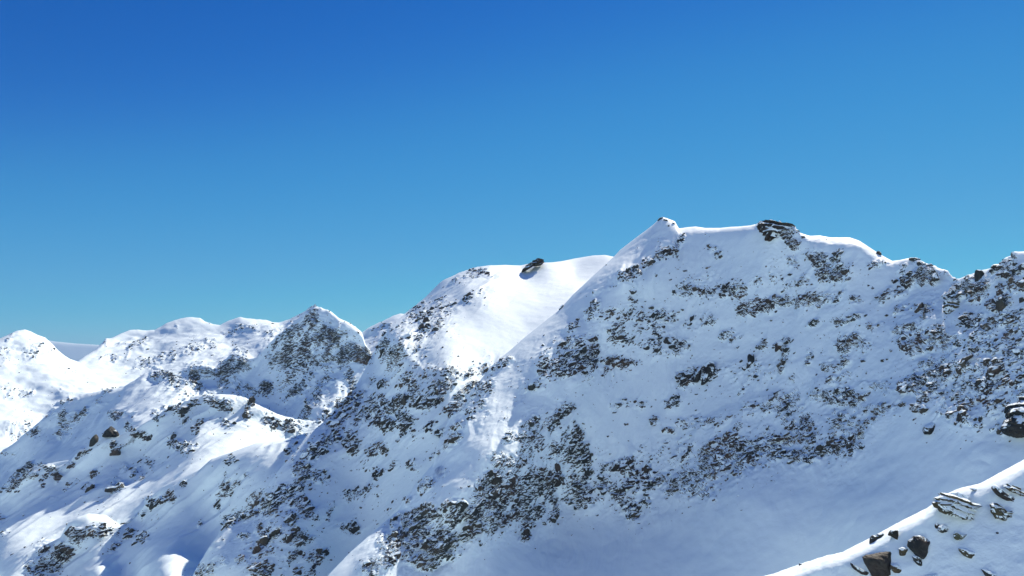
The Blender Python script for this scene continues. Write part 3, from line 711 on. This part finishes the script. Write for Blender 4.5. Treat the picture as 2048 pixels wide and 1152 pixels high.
# rocks that can be told apart in the photograph: column, row, width, height, tilt
EXPL = [
 (655,619,8,3,-30),(662,623,7,4,-30),(690,640,6,3,-40),(699,646,7,3,-30),(711,654,8,4,-40),(629,613,8,6,60),(622,615,7,5,50),
 (1319,441,15,5,35),(1337,453,6,8,-40),(1357,454,12,8,-45),(1331,441,10,4,-20),(1348,447,8,5,-40),
 (1263,587,19,13,10),(1262,600,9,8,0),(1300,636,19,15,20),(1296,646,10,10,60),(1372,540,13,9,0),(1413,536,9,7,0),(1311,552,8,9,50),
 (1340,558,8,6,10),(1389,581,15,10,0),(1382,590,7,6,0),(1459,568,19,11,25),(1467,560,7,6,20),(1444,592,17,10,0),(1380,648,12,8,30),(1366,620,10,7,0),
 (1122,617,16,8,55),(1184,680,19,22,80),(1180,697,14,10,50),(1172,712,22,13,45),(1160,720,14,10,40),(1240,678,13,13,0),(1336,686,22,20,70),(1344,696,14,12,30),
 (1350,702,8,6,0),(1218,722,13,8,-30),(1236,732,10,10,0),(1266,725,14,9,40),(1252,729,12,6,10),(1214,743,6,5,0),(1261,742,6,5,0),(1146,738,16,9,40),(1136,730,14,9,35),
 (1106,745,14,10,30),(1118,728,12,9,45),(1110,720,9,7,40),(1122,712,10,7,30),(1343,810,12,17,70),(1347,798,14,9,40),(1236,808,14,8,10),(1284,804,13,9,20),(1228,824,11,7,20),
 (1252,848,10,9,40),(1306,839,14,7,35),(1383,872,7,10,80),(1463,836,10,14,75),(1393,788,8,5,0),(1440,772,7,5,20),(1412,782,8,5,0),(1488,780,7,8,60),
 (1490,740,12,12,60),(1502,752,12,6,10),(1475,693,8,6,30),(1516,696,12,6,10),(1462,678,9,10,60),(1452,884,22,20,60),(1466,892,14,12,20),(1478,860,14,10,70),
 (1140,900,8,18,0),(1146,845,9,8,20),(1168,846,7,5,0),(1132,818,12,15,50),(1120,830,12,10,60),(1113,935,16,24,10),(1106,957,20,12,-20),(1092,955,12,10,20),
 (1147,982,12,18,10),(1105,998,12,20,20),(1268,950,14,17,80),(1270,968,18,11,20),(1318,962,17,9,-10),(1312,945,14,9,10),(1440,921,17,24,40),(1456,935,14,15,60),
 (1500,912,10,22,-20),(1521,898,16,13,50),(1416,937,16,14,30),(1425,950,14,7,0),(1454,960,10,9,-50),(1295,1016,7,9,80),(1269,1030,20,18,50),(1172,1012,6,9,80),(1155,1019,11,6,-10),
 (1050,1074,10,18,-20),(1084,1052,10,8,50),
 (1581,548,14,9,25),(1597,571,13,9,0),(1605,596,17,12,0),(1637,612,9,18,90),(1640,594,12,8,10),(1700,562,13,9,10),(1737,571,7,5,0),(1746,576,7,7,60),(1788,563,16,14,30),
 (1792,580,10,10,40),(1762,596,12,6,30),(1828,553,18,15,50),(1815,565,10,8,40),(1840,530,13,9,-30),(1847,560,8,13,-30),(1864,560,12,10,0),(1862,544,8,10,60),(1845,552,10,14,-40),
 (1807,621,12,7,0),(1774,631,10,8,20),(1734,634,10,9,40),(1705,637,15,8,10),(1676,652,10,8,20),(1856,637,9,9,40),(1711,602,9,6,20),(1626,516,17,13,20),(1648,523,15,9,30),
 (1638,533,16,9,35),(1672,510,14,9,-10),(1680,526,9,8,60),(1664,548,15,9,0),(1672,556,12,7,20),(1655,545,10,8,30),(1606,476,8,8,40),(1578,488,14,11,20),(1570,478,12,9,40),
 (1566,740,11,9,10),(1570,725,9,12,60),(1574,683,9,9,50),(1618,728,5,13,80),(1728,722,14,11,0),(1766,722,12,12,0),(1776,719,9,8,0),(1783,704,6,9,40),(1700,673,18,6,35),
 (1692,722,14,7,10),(1678,729,9,7,20),(1822,700,16,13,60),(1816,708,9,9,20),(1842,693,9,9,40),(1815,775,20,16,20),(1825,762,16,13,40),(1905,735,17,13,-10),(1923,748,15,12,20),
 (1978,729,22,13,0),(1984,775,26,13,0),(2038,712,16,22,50),(2042,770,16,18,30),(1846,802,13,10,30),(1833,818,12,8,-20),(1846,824,12,5,10),(1808,812,13,3,0),
 (1936,812,10,22,80),(1929,822,10,18,80),(1906,832,22,12,-15),(1916,852,9,10,60),(1854,788,10,9,30),(1720,790,14,9,-20),(1702,782,16,10,20),(1708,807,13,6,10),(1585,793,12,8,20),
 (1660,763,16,9,20),(1552,798,10,7,0),(1620,873,22,8,5),(1675,895,13,22,80),(1692,888,12,11,30),(1640,908,12,12,10),(1654,900,10,12,60),(1605,915,14,10,30),(1614,925,12,7,0),
 (1576,880,10,9,0),(1694,914,9,9,60),(1738,848,8,5,0),(1852,884,5,3,0),
 (1893,590,9,20,-40),(1906,575,14,9,40),(1925,590,20,12,10),(1938,584,18,10,5),(1946,600,20,10,30),(1966,575,20,14,20),(1990,545,14,10,0),(2006,530,8,11,40),(2014,546,12,12,10),
 (2029,512,8,14,0),(2030,530,8,12,20),(2026,543,10,8,0),(1937,645,13,24,70),(1959,640,14,16,50),(1998,608,14,20,60),(2002,578,9,12,70),(2044,602,16,18,20),(1990,638,14,11,20),(1985,604,9,10,0),
 # shelf mountain
 (905,613,20,9,25),(770,668,14,16,50),(847,665,16,14,20),(882,657,14,6,10),(717,796,17,22,60),(712,808,12,12,40),(866,802,20,24,55),(850,808,12,12,40),(884,790,16,9,20),
 (812,850,10,22,90),(806,815,12,14,60),(768,838,16,4,35),(680,818,13,24,60),(693,806,11,10,40),(745,769,9,6,0),(767,771,12,9,20),(922,794,16,9,15),(940,776,14,11,40),
 (902,826,16,7,0),(925,820,14,8,20),(963,812,14,8,20),(944,832,12,9,30),(957,737,8,5,0),(894,748,14,8,10),(868,775,14,8,0),(1018,722,5,6,60),
 (938,548,15,8,15),(950,543,12,7,20),(962,542,9,6,30),(970,540,8,5,0),(946,591,9,5,0),(958,588,8,6,20),(942,597,10,4,0),
 (646,907,16,26,55),(622,913,12,14,50),(600,940,14,18,50),(625,950,16,6,-10),(570,982,9,20,75),(588,1005,9,16,60),(607,1013,12,14,40),(578,1046,14,18,60),(549,1032,6,18,70),
 (734,979,9,14,10),(763,898,9,11,40),(757,948,12,14,50),(722,1016,6,6,0),(562,1103,6,6,0),(632,1124,17,10,20),(660,1120,9,6,0),(607,1078,13,12,20),(575,1075,14,14,30),
 (700,1063,12,8,20),(675,882,14,14,40),(690,893,12,12,60),
 # left spur of the main ridge
 (840,964,14,5,50),(845,990,9,12,40),(798,1030,10,16,60),(855,1030,20,12,45),(955,978,8,18,15),(952,1050,14,20,70),(932,1028,9,14,80),(980,1062,7,16,-10),(888,1096,16,8,40),
 (776,1135,12,12,50),(796,1117,8,12,60),(843,1128,6,22,80),(818,1122,9,9,40),(790,1088,14,14,40),(1016,870,8,14,60),(1000,1000,12,14,60),(985,1010,14,16,50),(870,1085,10,14,60),
 # lower left
 (416,803,14,10,0),(430,806,12,8,-10),(453,820,10,8,-20),(455,847,12,8,-20),(494,838,10,9,0),(541,851,9,12,20),(388,862,10,12,30),(394,856,10,9,40),(369,895,14,14,50),(360,888,10,12,30),
 (348,818,12,7,20),(316,834,6,6,0),(329,817,5,4,0),(232,977,14,14,45),(244,970,10,10,40),(270,945,12,6,40),(249,937,8,8,50),(228,905,13,6,20),(227,887,12,6,15),(262,862,8,7,40),
 (283,868,8,8,30),(191,949,8,8,40),(72,936,14,9,10),(75,952,7,9,60),(100,938,10,6,20),(144,931,12,7,0),(48,945,14,8,20),(22,975,12,8,40),(119,962,14,9,30),(134,985,9,6,0),(88,976,9,6,10),
 (155,1067,14,9,10),(222,1068,10,9,40),(200,1060,14,7,10),(80,1135,22,6,0),(112,1130,14,8,15),(96,1100,14,9,20),(126,1112,12,7,20),(260,1072,12,18,75),(280,1080,14,9,40),(320,1003,18,9,25),(286,1032,9,10,50),
 (458,924,12,7,30),(456,978,16,8,10),(478,965,8,6,20),(462,1044,18,14,80),(492,1040,14,18,70),(508,1028,12,14,60),(487,1077,8,11,80),(225,1093,8,5,20),
 (398,1050,7,4,0),(440,1013,12,5,40),
]
USED = []
for (px, py, w, h, a) in EXPL:
    L = front(px, py)
    if L is None: continue
    add_rock(L, px, py, w * 1.12, h * 1.12, a, sink=0.1)
    USED.append((px, py, max(w, h)))

# the many smaller ones, sown where rock shows
NX = 28000
rs = np.random.default_rng(21)
cand = []
p = DENS.ravel() ** 1.0
p = p / p.sum()
idx = rs.choice(len(p), NX, p=p)
cpx = _MX.ravel()[idx] + rs.uniform(-1, 1, NX); cpy = _MY.ravel()[idx] + rs.uniform(-1, 1, NX)
size = 2.8 + rs.exponential(3.9, NX)
size = np.minimum(size * np.clip(0.5 + 0.8 * DENS.ravel()[idx], 0.5, 1.15), 24)
size = np.where(cpx > 1880, size * 1.25, size) * (0.75 + 0.35 * DENS.ravel()[idx])
order = np.argsort(-size)
ind = {}
packs = {}
for q in order:
    px, py, w = float(cpx[q]), float(cpy[q]), float(size[q])
    if py > 1158 or px > 2060: continue
    L = front(px, py)
    if L is None or L is near or L is hazy: continue
    if py < np.interp(px, L.cols, L.crest) + 1.5: continue
    # loose clumps rather than an even spread
    if perlin(np.array([px / 9.0, py / 7.0, 3.3])) + 0.25 * rs.normal() < -0.12: continue
    if L in (far, farleft, pyramid): w = min(w * 0.72, 7.5)
    h = w * rs.uniform(0.38, 0.78)
    ang = rs.normal(48, 20) if (L is not main or px < 1150) else rs.normal(38, 28)
    if w > 8.6 and getattr(L, 'nrock', 0) < 296 and ind.get(id(L), 0) < 170:
        add_rock(L, px, py, w * 1.15, h * 1.15, ang)
        ind[id(L)] = ind.get(id(L), 0) + 1
    else:
        M, C0 = rock_frame(L, px, py, w, h, ang, sink=0.15, rng=rs)
        packs.setdefault(id(L), (L, [], []))[1 if w > 5.0 else 2].append((PROTO_LO if w > 5.0 else PROTO_XS)[int(rs.integers(14))] @ M.T + C0)
for L, big_, small_ in packs.values():
    V, Fc, o0 = [], [], 0
    for lst, ic in ((big_, ICO2), (small_, ICO1)):
        if not lst: continue
        V.append(np.concatenate(lst)); nF = len(ic[0])
        Fc.append((ic[1][None] + (np.arange(len(lst)) * nF)[:, None, None]).reshape(-1, 3) + o0)
        o0 += len(lst) * nF
    link('small_rocks', mesh_quads('small_rocks', np.concatenate(V), np.concatenate(Fc), rock_mat(L), False), parent=L.obj, kind='stuff')

# ------------------------------------------------------------------ single rocks with an outline of their own
def outline_rock(label, pts, L=None, d=None, thick=0.8, shear=0.5, sink=0.15, level=4, cap=0.5, cols=None, rough=0.10, seed=0, cat='rock', group=None, name='boulder', grain=1.0, capnoise=0.5, ledge=0.0):
    pts = np.array(pts, float)
    pts = (pts - pts.mean(0)) * 1.10 + pts.mean(0)
    # centre and radius by direction
    c = pts.mean(0)
    x0, y0 = pts.min(0); x1, y1 = pts.max(0)
    c = 0.5 * c + 0.5 * np.array([(x0 + x1) / 2, (y0 + y1) / 2])
    rng = np.random.default_rng(1000 + seed)
    if L is not None:
        P, Nn = L.sample(c[0], c[1])
        if d is None: d = P[1]
    k = d / F
    base = place(c[0], c[1], d)
    P2 = np.concatenate([pts, pts[:1]])
    def radius(th):
        out = np.full(th.shape, 1e9)
        dx, dy = np.cos(th), -np.sin(th)
        for i in range(len(pts)):
            a, b = P2[i] - c, P2[i + 1] - c
            e = b - a
            den = dx * e[1] - dy * e[0]
            with np.errstate(divide='ignore', invalid='ignore'):
                t = (a[0] * e[1] - a[1] * e[0]) / den
                s = (a[0] * dy - a[1] * dx) / den
            ok = (t > 0) & (s >= -1e-6) & (s <= 1 + 1e-6)
            out = np.where(ok & (t < out), t, out)
        return np.where(out > 1e8, 1.0, out)
    v, f = {3: ICO3, 4: ICO4, 5: ICO5}[level]
    u = v.copy()
    for _ in range(22):
        dd = rng.normal(size=3); dd[1] = -abs(dd[1]) * 1.5; dd /= np.linalg.norm(dd)
        hh = rng.uniform(0.42, 0.84)
        q = u @ dd
        u = u - np.outer(np.clip(q - hh, 0, None), dd)
    rr = np.hypot(v[:, 0], v[:, 2])
    th = np.arctan2(v[:, 2], v[:, 0])
    R = radius(th)
    sx = 0.5 * (x1 - x0) + 1e-6
    r2 = np.clip(0.7 * np.hypot(v[:, 0], v[:, 2]) + 0.3 * np.hypot(u[:, 0], u[:, 2]), 0, 1) ** 0.75
    a = np.cos(th) * R * r2 * k
    b = np.sin(th) * R * r2 * k
    T = thick * 0.5 * (0.5 * (x1 - x0) + 0.5 * (y1 - y0)) * k
    yy = u[:, 1] * T
    pos = np.stack([a, yy, b], -1)
    S0 = 0.5 * min(x1 - x0, y1 - y0) * k
    n = v / np.linalg.norm(v, axis=1, keepdims=True)
    off = rng.uniform(0, 50, 3)
    pos = pos + n * (fbm(pos / (S0 * 0.9) + off, 4, 0.55) * rough * 2.2 * S0)[:, None]
    if ledge:
        q = pos @ np.array([0.35, 0.2, 0.9]) / (S0 * 0.42) + 0.9 * fbm(pos / (S0 * 1.4) + off, 2)
        pos = pos + n * ((np.floor(q * 1.0) - q) * ledge * S0)[:, None]
    pos[:, 1] += pos[:, 2] * shear
    org = base + np.array([0, -(0.5 - sink) * T, 0])
    m = snow_rock_material(name + '_surface', L.k * grain if L is not None else k * grain, terrain=False, cap=cap, rock_cols=cols, capnoise=capnoise)
    me = mesh_quads(name, pos, f, m, False)
    o = link(name, me, label=label, cat=cat, group=group)
    o.location = tuple(float(q) for q in org)
    return o

BROWN = [(0.014, 0.013, 0.012), (0.026, 0.023, 0.020), (0.042, 0.036, 0.031), (0.08, 0.07, 0.06)]
DARK = [(0.010, 0.012, 0.014), (0.021, 0.023, 0.025), (0.038, 0.039, 0.039), (0.080, 0.078, 0.075)]
LICH = [(0.018, 0.018, 0.015), (0.038, 0.038, 0.028), (0.068, 0.066, 0.042), (0.15, 0.145, 0.12)]
outline_rock('overhanging brown rock block on the crest of the main ridge', [(1515,449),(1519,441),(1533,437),(1557,440),(1578,446),(1591,452),(1588,460),(1565,468),(1549,477),(1539,488),(1530,487),(1527,472),(1522,460),(1516,456)], main, thick=1.0, shear=0.2, sink=0.3, cap=0.33, cols=BROWN, seed=1, name='rock_block', ledge=0.35, rough=0.16)
outline_rock('dark rock fin sticking out of the skyline above the sunlit shelf', [(1042,545),(1047,536),(1058,527),(1073,518),(1080,516),(1085,518),(1088,514),(1089,526),(1080,531),(1066,532),(1055,538),(1047,548)], shelf, d=1672, thick=1.3, shear=0.15, sink=0.3, cap=0.75, cols=BROWN, seed=2, name='rock_fin', ledge=0.3)
outline_rock('small round boulder at the right end of the sunlit cornice', [(1751,507),(1755,502),(1761,505),(1762,510),(1758,513),(1753,512)], main, shear=0.0, thick=1.2, level=3, cap=0.7, seed=3)
outline_rock('biggest dark boulder, standing highest on the lower left ridge', [(209,869),(212,861),(217,858),(222,853),(227,859),(234,863),(238,870),(232,874),(216,874),(210,872)], spur, shear=0.1, thick=1.1, cap=0.95, cols=DARK, seed=4, capnoise=0.3, rough=0.2)
outline_rock('narrow pointed rock left of the biggest boulder on the lower left ridge', [(182,893),(183,881),(187,873),(192,869),(196,876),(195,884),(190,891)], spur, shear=0.1, thick=1.0, level=3, cap=0.8, seed=5, name='rock_spike')
outline_rock('large rounded rock face at the left foot of the right hand crag', [(1886,615),(1889,605),(1900,600),(1915,598),(1921,606),(1921,617),(1912,628),(1900,634),(1889,637),(1886,628)], main, shear=0.4, thick=1.0, cap=0.45, seed=6, cols=LICH, ledge=0.25)
outline_rock('tall square rock pillar on the right hand crag', [(1952,545),(1953,541),(1960,541),(1965,546),(1966,560),(1962,572),(1955,574),(1950,566)], main, shear=0.1, thick=1.0, cap=0.6, seed=7, name='rock_pillar')
outline_rock('brown rock step with overhang high on the right hand crag', [(1984,535),(1987,530),(1992,533),(2004,529),(2007,523),(2010,530),(2003,540),(1995,549),(1986,551),(1983,544)], main, shear=0.2, thick=1.0, cap=0.6, cols=BROWN, seed=8, name='rock_step')
outline_rock('big dark buttress at the right edge above the snow basin', [(2003,868),(2005,850),(2018,832),(2030,812),(2042,801),(2070,795),(2110,800),(2120,850),(2085,878),(2050,879),(2027,876),(2012,874)], main, shear=0.5, thick=1.1, level=5, cap=0.72, seed=9, cols=DARK, name='buttress', ledge=0.12, rough=0.2, capnoise=0.8)
outline_rock('isolated dark boulder above the snow basin left of the right hand crag', [(1844,862),(1848,854),(1858,850),(1868,845),(1873,849),(1869,857),(1867,865),(1858,867),(1846,867)], main, shear=0.5, thick=1.0, cap=0.62, cols=DARK, seed=10)
g = 'slanted slabs in the middle of the main face'
outline_rock('left one of three slanted dark slabs in the middle of the main face', [(1357,770),(1361,757),(1367,745),(1380,742),(1384,748),(1377,758),(1366,766)], main, shear=0.5, thick=0.8, cap=0.6, cols=DARK, seed=11, name='rock_slab', group=g)
outline_rock('middle one of three slanted dark slabs in the middle of the main face', [(1379,764),(1384,754),(1394,741),(1402,735),(1404,745),(1399,757),(1392,766)], main, shear=0.5, thick=0.8, cap=0.6, cols=DARK, seed=12, name='rock_slab', group=g)
outline_rock('right and tallest of three slanted dark slabs in the middle of the main face', [(1399,768),(1405,752),(1410,735),(1418,724),(1429,724),(1430,738),(1424,752),(1414,760),(1405,768)], main, shear=0.5, thick=0.8, cap=0.6, cols=DARK, seed=13, name='rock_slab', group=g)
outline_rock('upright dark rock post on the right half of the main face', [(1496,730),(1496,712),(1500,708),(1507,709),(1508,722),(1505,733),(1499,736)], main, shear=0.3, thick=1.0, level=3, cap=0.85, cols=DARK, seed=14, name='rock_post')
outline_rock('long black rock band under the sunlit left edge of the main ridge', [(1284,531),(1287,522),(1300,517),(1315,507),(1332,495),(1345,493),(1345,503),(1335,511),(1318,519),(1305,528),(1293,536)], main, shear=0.6, thick=0.5, cap=0.62, cols=DARK, seed=15, name='rock_band', ledge=0.3, rough=0.2)

def Z(*p):   # from an enlargement of the lower right corner
    return [(1664 + a * 0.2188, 900 + b * 0.2188) for a, b in p]
kw = dict(L=near, name='boulder')
outline_rock('biggest boulder on the near slope, dark brown with a broad flat face', Z((305,990),(330,975),(395,968),(480,955),(550,945),(562,970),(550,1030),(510,1085),(450,1150),(400,1170),(340,1140),(310,1050)), seed=31, level=5, cap=1.15, cols=DARK, thick=0.9, shear=0.6, capnoise=0.35, grain=1.6, **kw)
outline_rock('thin rock arm reaching left from the biggest near boulder', Z((180,1045),(205,1035),(235,1045),(243,1075),(290,1095),(340,1110),(370,1150),(300,1145),(235,1110),(195,1085)), seed=32, cap=0.62, cols=DARK, thick=0.7, shear=0.6, L=near, name='boulder')
outline_rock('dark wedge shaped boulder with a snow ramp on its upper right side', Z((688,880),(720,840),(770,805),(830,800),(870,820),(905,825),(870,860),(840,900),(800,950),(770,960),(735,945)), seed=33, level=5, cap=0.93, cols=DARK, thick=0.9, shear=0.6, capnoise=0.5, grain=1.2, **kw)
outline_rock('wide layered rock outcrop overhanging the edge of the near slope', Z((905,480),(935,455),(985,425),(995,405),(1070,402),(1160,400),(1250,420),(1240,445),(1290,470),(1360,465),(1362,490),(1290,505),(1250,520),(1210,580),(1185,625),(1175,600),(1150,600),(1090,600),(1030,590),(980,570),(940,530)), seed=34, level=5, cap=0.45, cols=LICH, thick=0.8, shear=0.7, sink=0.05, rough=0.16, ledge=0.28, grain=1.0, capnoise=0.8, L=near, name='outcrop')
outline_rock('curved dark slab left of the lichen covered one near the right edge', Z((1493,360),(1510,335),(1550,340),(1562,370),(1580,400),(1630,420),(1680,450),(1710,490),(1690,518),(1650,500),(1590,455),(1530,430),(1495,395)), seed=35, level=4, cap=0.6, cols=DARK, thick=0.6, shear=0.6, rough=0.16, L=near, name='rock_slab')
outline_rock('lichen covered slab cut by the right edge of the picture', Z((1580,325),(1620,310),(1680,320),(1720,345),(1755,390),(1800,440),(1790,470),(1730,450),(1680,410),(1620,380),(1590,350)), seed=36, level=4, cap=0.62, cols=LICH, thick=0.7, shear=0.6, rough=0.18, ledge=0.3, L=near, name='rock_slab')
outline_rock('jagged triangular rock below the two slabs near the right edge', Z((1462,500),(1500,478),(1530,500),(1560,540),(1610,550),(1670,535),(1675,560),(1620,605),(1560,635),(1500,645),(1460,600),(1455,545)), seed=37, level=4, cap=0.6, cols=LICH, thick=0.8, shear=0.6, rough=0.2, ledge=0.2, **kw)
outline_rock('flat two pointed rock below the layered outcrop', Z((1103,790),(1125,750),(1150,740),(1160,765),(1200,770),(1240,752),(1250,775),(1200,790),(1150,810),(1115,808)), seed=38, cap=0.55, cols=LICH, thick=0.8, shear=0.6, rough=0.18, **kw)
outline_rock('long narrow rock with snow on top lying alone in the middle of the near slope', Z((1170,925),(1175,900),(1205,898),(1250,915),(1310,935),(1330,955),(1300,975),(1240,978),(1195,960)), seed=39, cap=0.5, cols=LICH, thick=0.8, shear=0.6, **kw)
outline_rock('grey rock with a snow covered top at the foot of the layered outcrop', Z((962,735),(985,700),(1030,685),(1065,695),(1062,715),(1030,735),(995,752)), seed=40, cap=0.5, cols=DARK, thick=0.9, shear=0.5, **kw)
outline_rock('small dark rock leaning against the snow topped one below the outcrop', Z((932,715),(945,685),(965,668),(985,672),(978,695),(955,722)), seed=41, level=3, cap=0.7, cols=DARK, thick=0.9, shear=0.5, **kw)
outline_rock('brown hook shaped rock breaking the sunlit edge of the near slope', Z((505,800),(535,750),(550,736),(600,742),(603,775),(590,825),(575,840),(560,805),(540,785)), seed=42, cap=0.85, cols=BROWN, thick=0.9, shear=0.3, capnoise=0.3, **kw)
outline_rock('upright black rock in the sunlit strip left of the hook shaped rock', Z((340,850),(355,810),(375,782),(400,790),(403,815),(385,860),(365,895),(350,880)), seed=43, cap=0.75, cols=DARK, thick=1.0, shear=0.2, **kw)
outline_rock('grey rock half buried in the sunlit strip above the upright black rock', Z((398,785),(420,770),(460,760),(480,790),(478,812),(440,825),(410,805)), seed=44, cap=0.75, cols=LICH, thick=1.0, shear=0.2, **kw)
outline_rock('mossy rock just left of the wedge shaped boulder', Z((606,955),(615,905),(650,893),(690,895),(698,915),(665,938),(630,955)), seed=45, cap=0.65, cols=LICH, thick=0.9, shear=0.6, **kw)
outline_rock('mossy rock right of the biggest near boulder', Z((533,1090),(550,1055),(585,1045),(610,1065),(650,1080),(645,1105),(610,1120),(560,1112)), seed=46, cap=0.62, cols=LICH, thick=0.9, shear=0.6, **kw)
outline_rock('small broken rock below the wedge shaped boulder', Z((750,985),(775,975),(800,978),(815,1010),(828,1030),(800,1062),(770,1045),(755,1015)), seed=47, cap=0.58, cols=DARK, thick=0.8, shear=0.6, rough=0.2, **kw)
outline_rock('lowest rock at the bottom edge of the picture in the right corner', Z((1383,1098),(1400,1090),(1440,1110),(1500,1125),(1516,1150),(1490,1190),(1420,1175),(1395,1140)), seed=48, cap=0.6, cols=DARK, thick=0.8, shear=0.6, **kw)
outline_rock('rock just cut by the bottom edge below the flat two pointed rock', Z((860,1148),(900,1142),(975,1136),(990,1170),(920,1190),(865,1180)), seed=49, cap=0.6, cols=DARK, thick=0.8, shear=0.6, **kw)
outline_rock('tiny dark stone alone right of the flat two pointed rock', Z((1497,762),(1505,750),(1520,748),(1523,760),(1510,766)), seed=50, level=3, cap=0.8, cols=DARK, thick=0.9, shear=0.5, L=near, name='stone')
outline_rock('tiny stone at the left end of the sunlit edge of the near slope', [(1597,1131),(1599,1127),(1604,1128),(1604,1132),(1600,1134)], seed=51, level=3, cap=0.8, cols=DARK, thick=0.9, shear=0.2, L=near, name='stone')
outline_rock('flat stone just above the layered outcrop', Z((1250,358),(1270,348),(1320,355),(1335,378),(1310,386),(1290,368)), seed=52, level=3, cap=0.6, cols=DARK, thick=0.6, shear=0.8, L=near, name='stone')

# the air
hb = bmesh.new()
bmesh.ops.create_cube(hb, size=1.0)
for v in hb.verts:
    v.co = ((v.co.x) * 124000.0, (v.co.y) * 124000.0, -765.0 if v.co.z < 0 else 1500.0)
hme = bpy.data.meshes.new('haze'); hb.to_mesh(hme); hb.free()
hm = bpy.data.materials.new('haze_air'); hm.use_nodes = True
ht = hm.node_tree
for n in list(ht.nodes): ht.nodes.remove(n)
ho = ht.nodes.new('ShaderNodeOutputMaterial'); hv = ht.nodes.new('ShaderNodeVolumePrincipled')
hv.inputs['Color'].default_value = (0.42, 0.70, 1.0, 1)
hv.inputs['Density'].default_value = 1.3e-5
hv.inputs['Anisotropy'].default_value = 0.0
ht.links.new(hv.outputs[0], ho.inputs['Volume'])
hme.materials.append(hm)
link('haze', hme, kind='stuff')
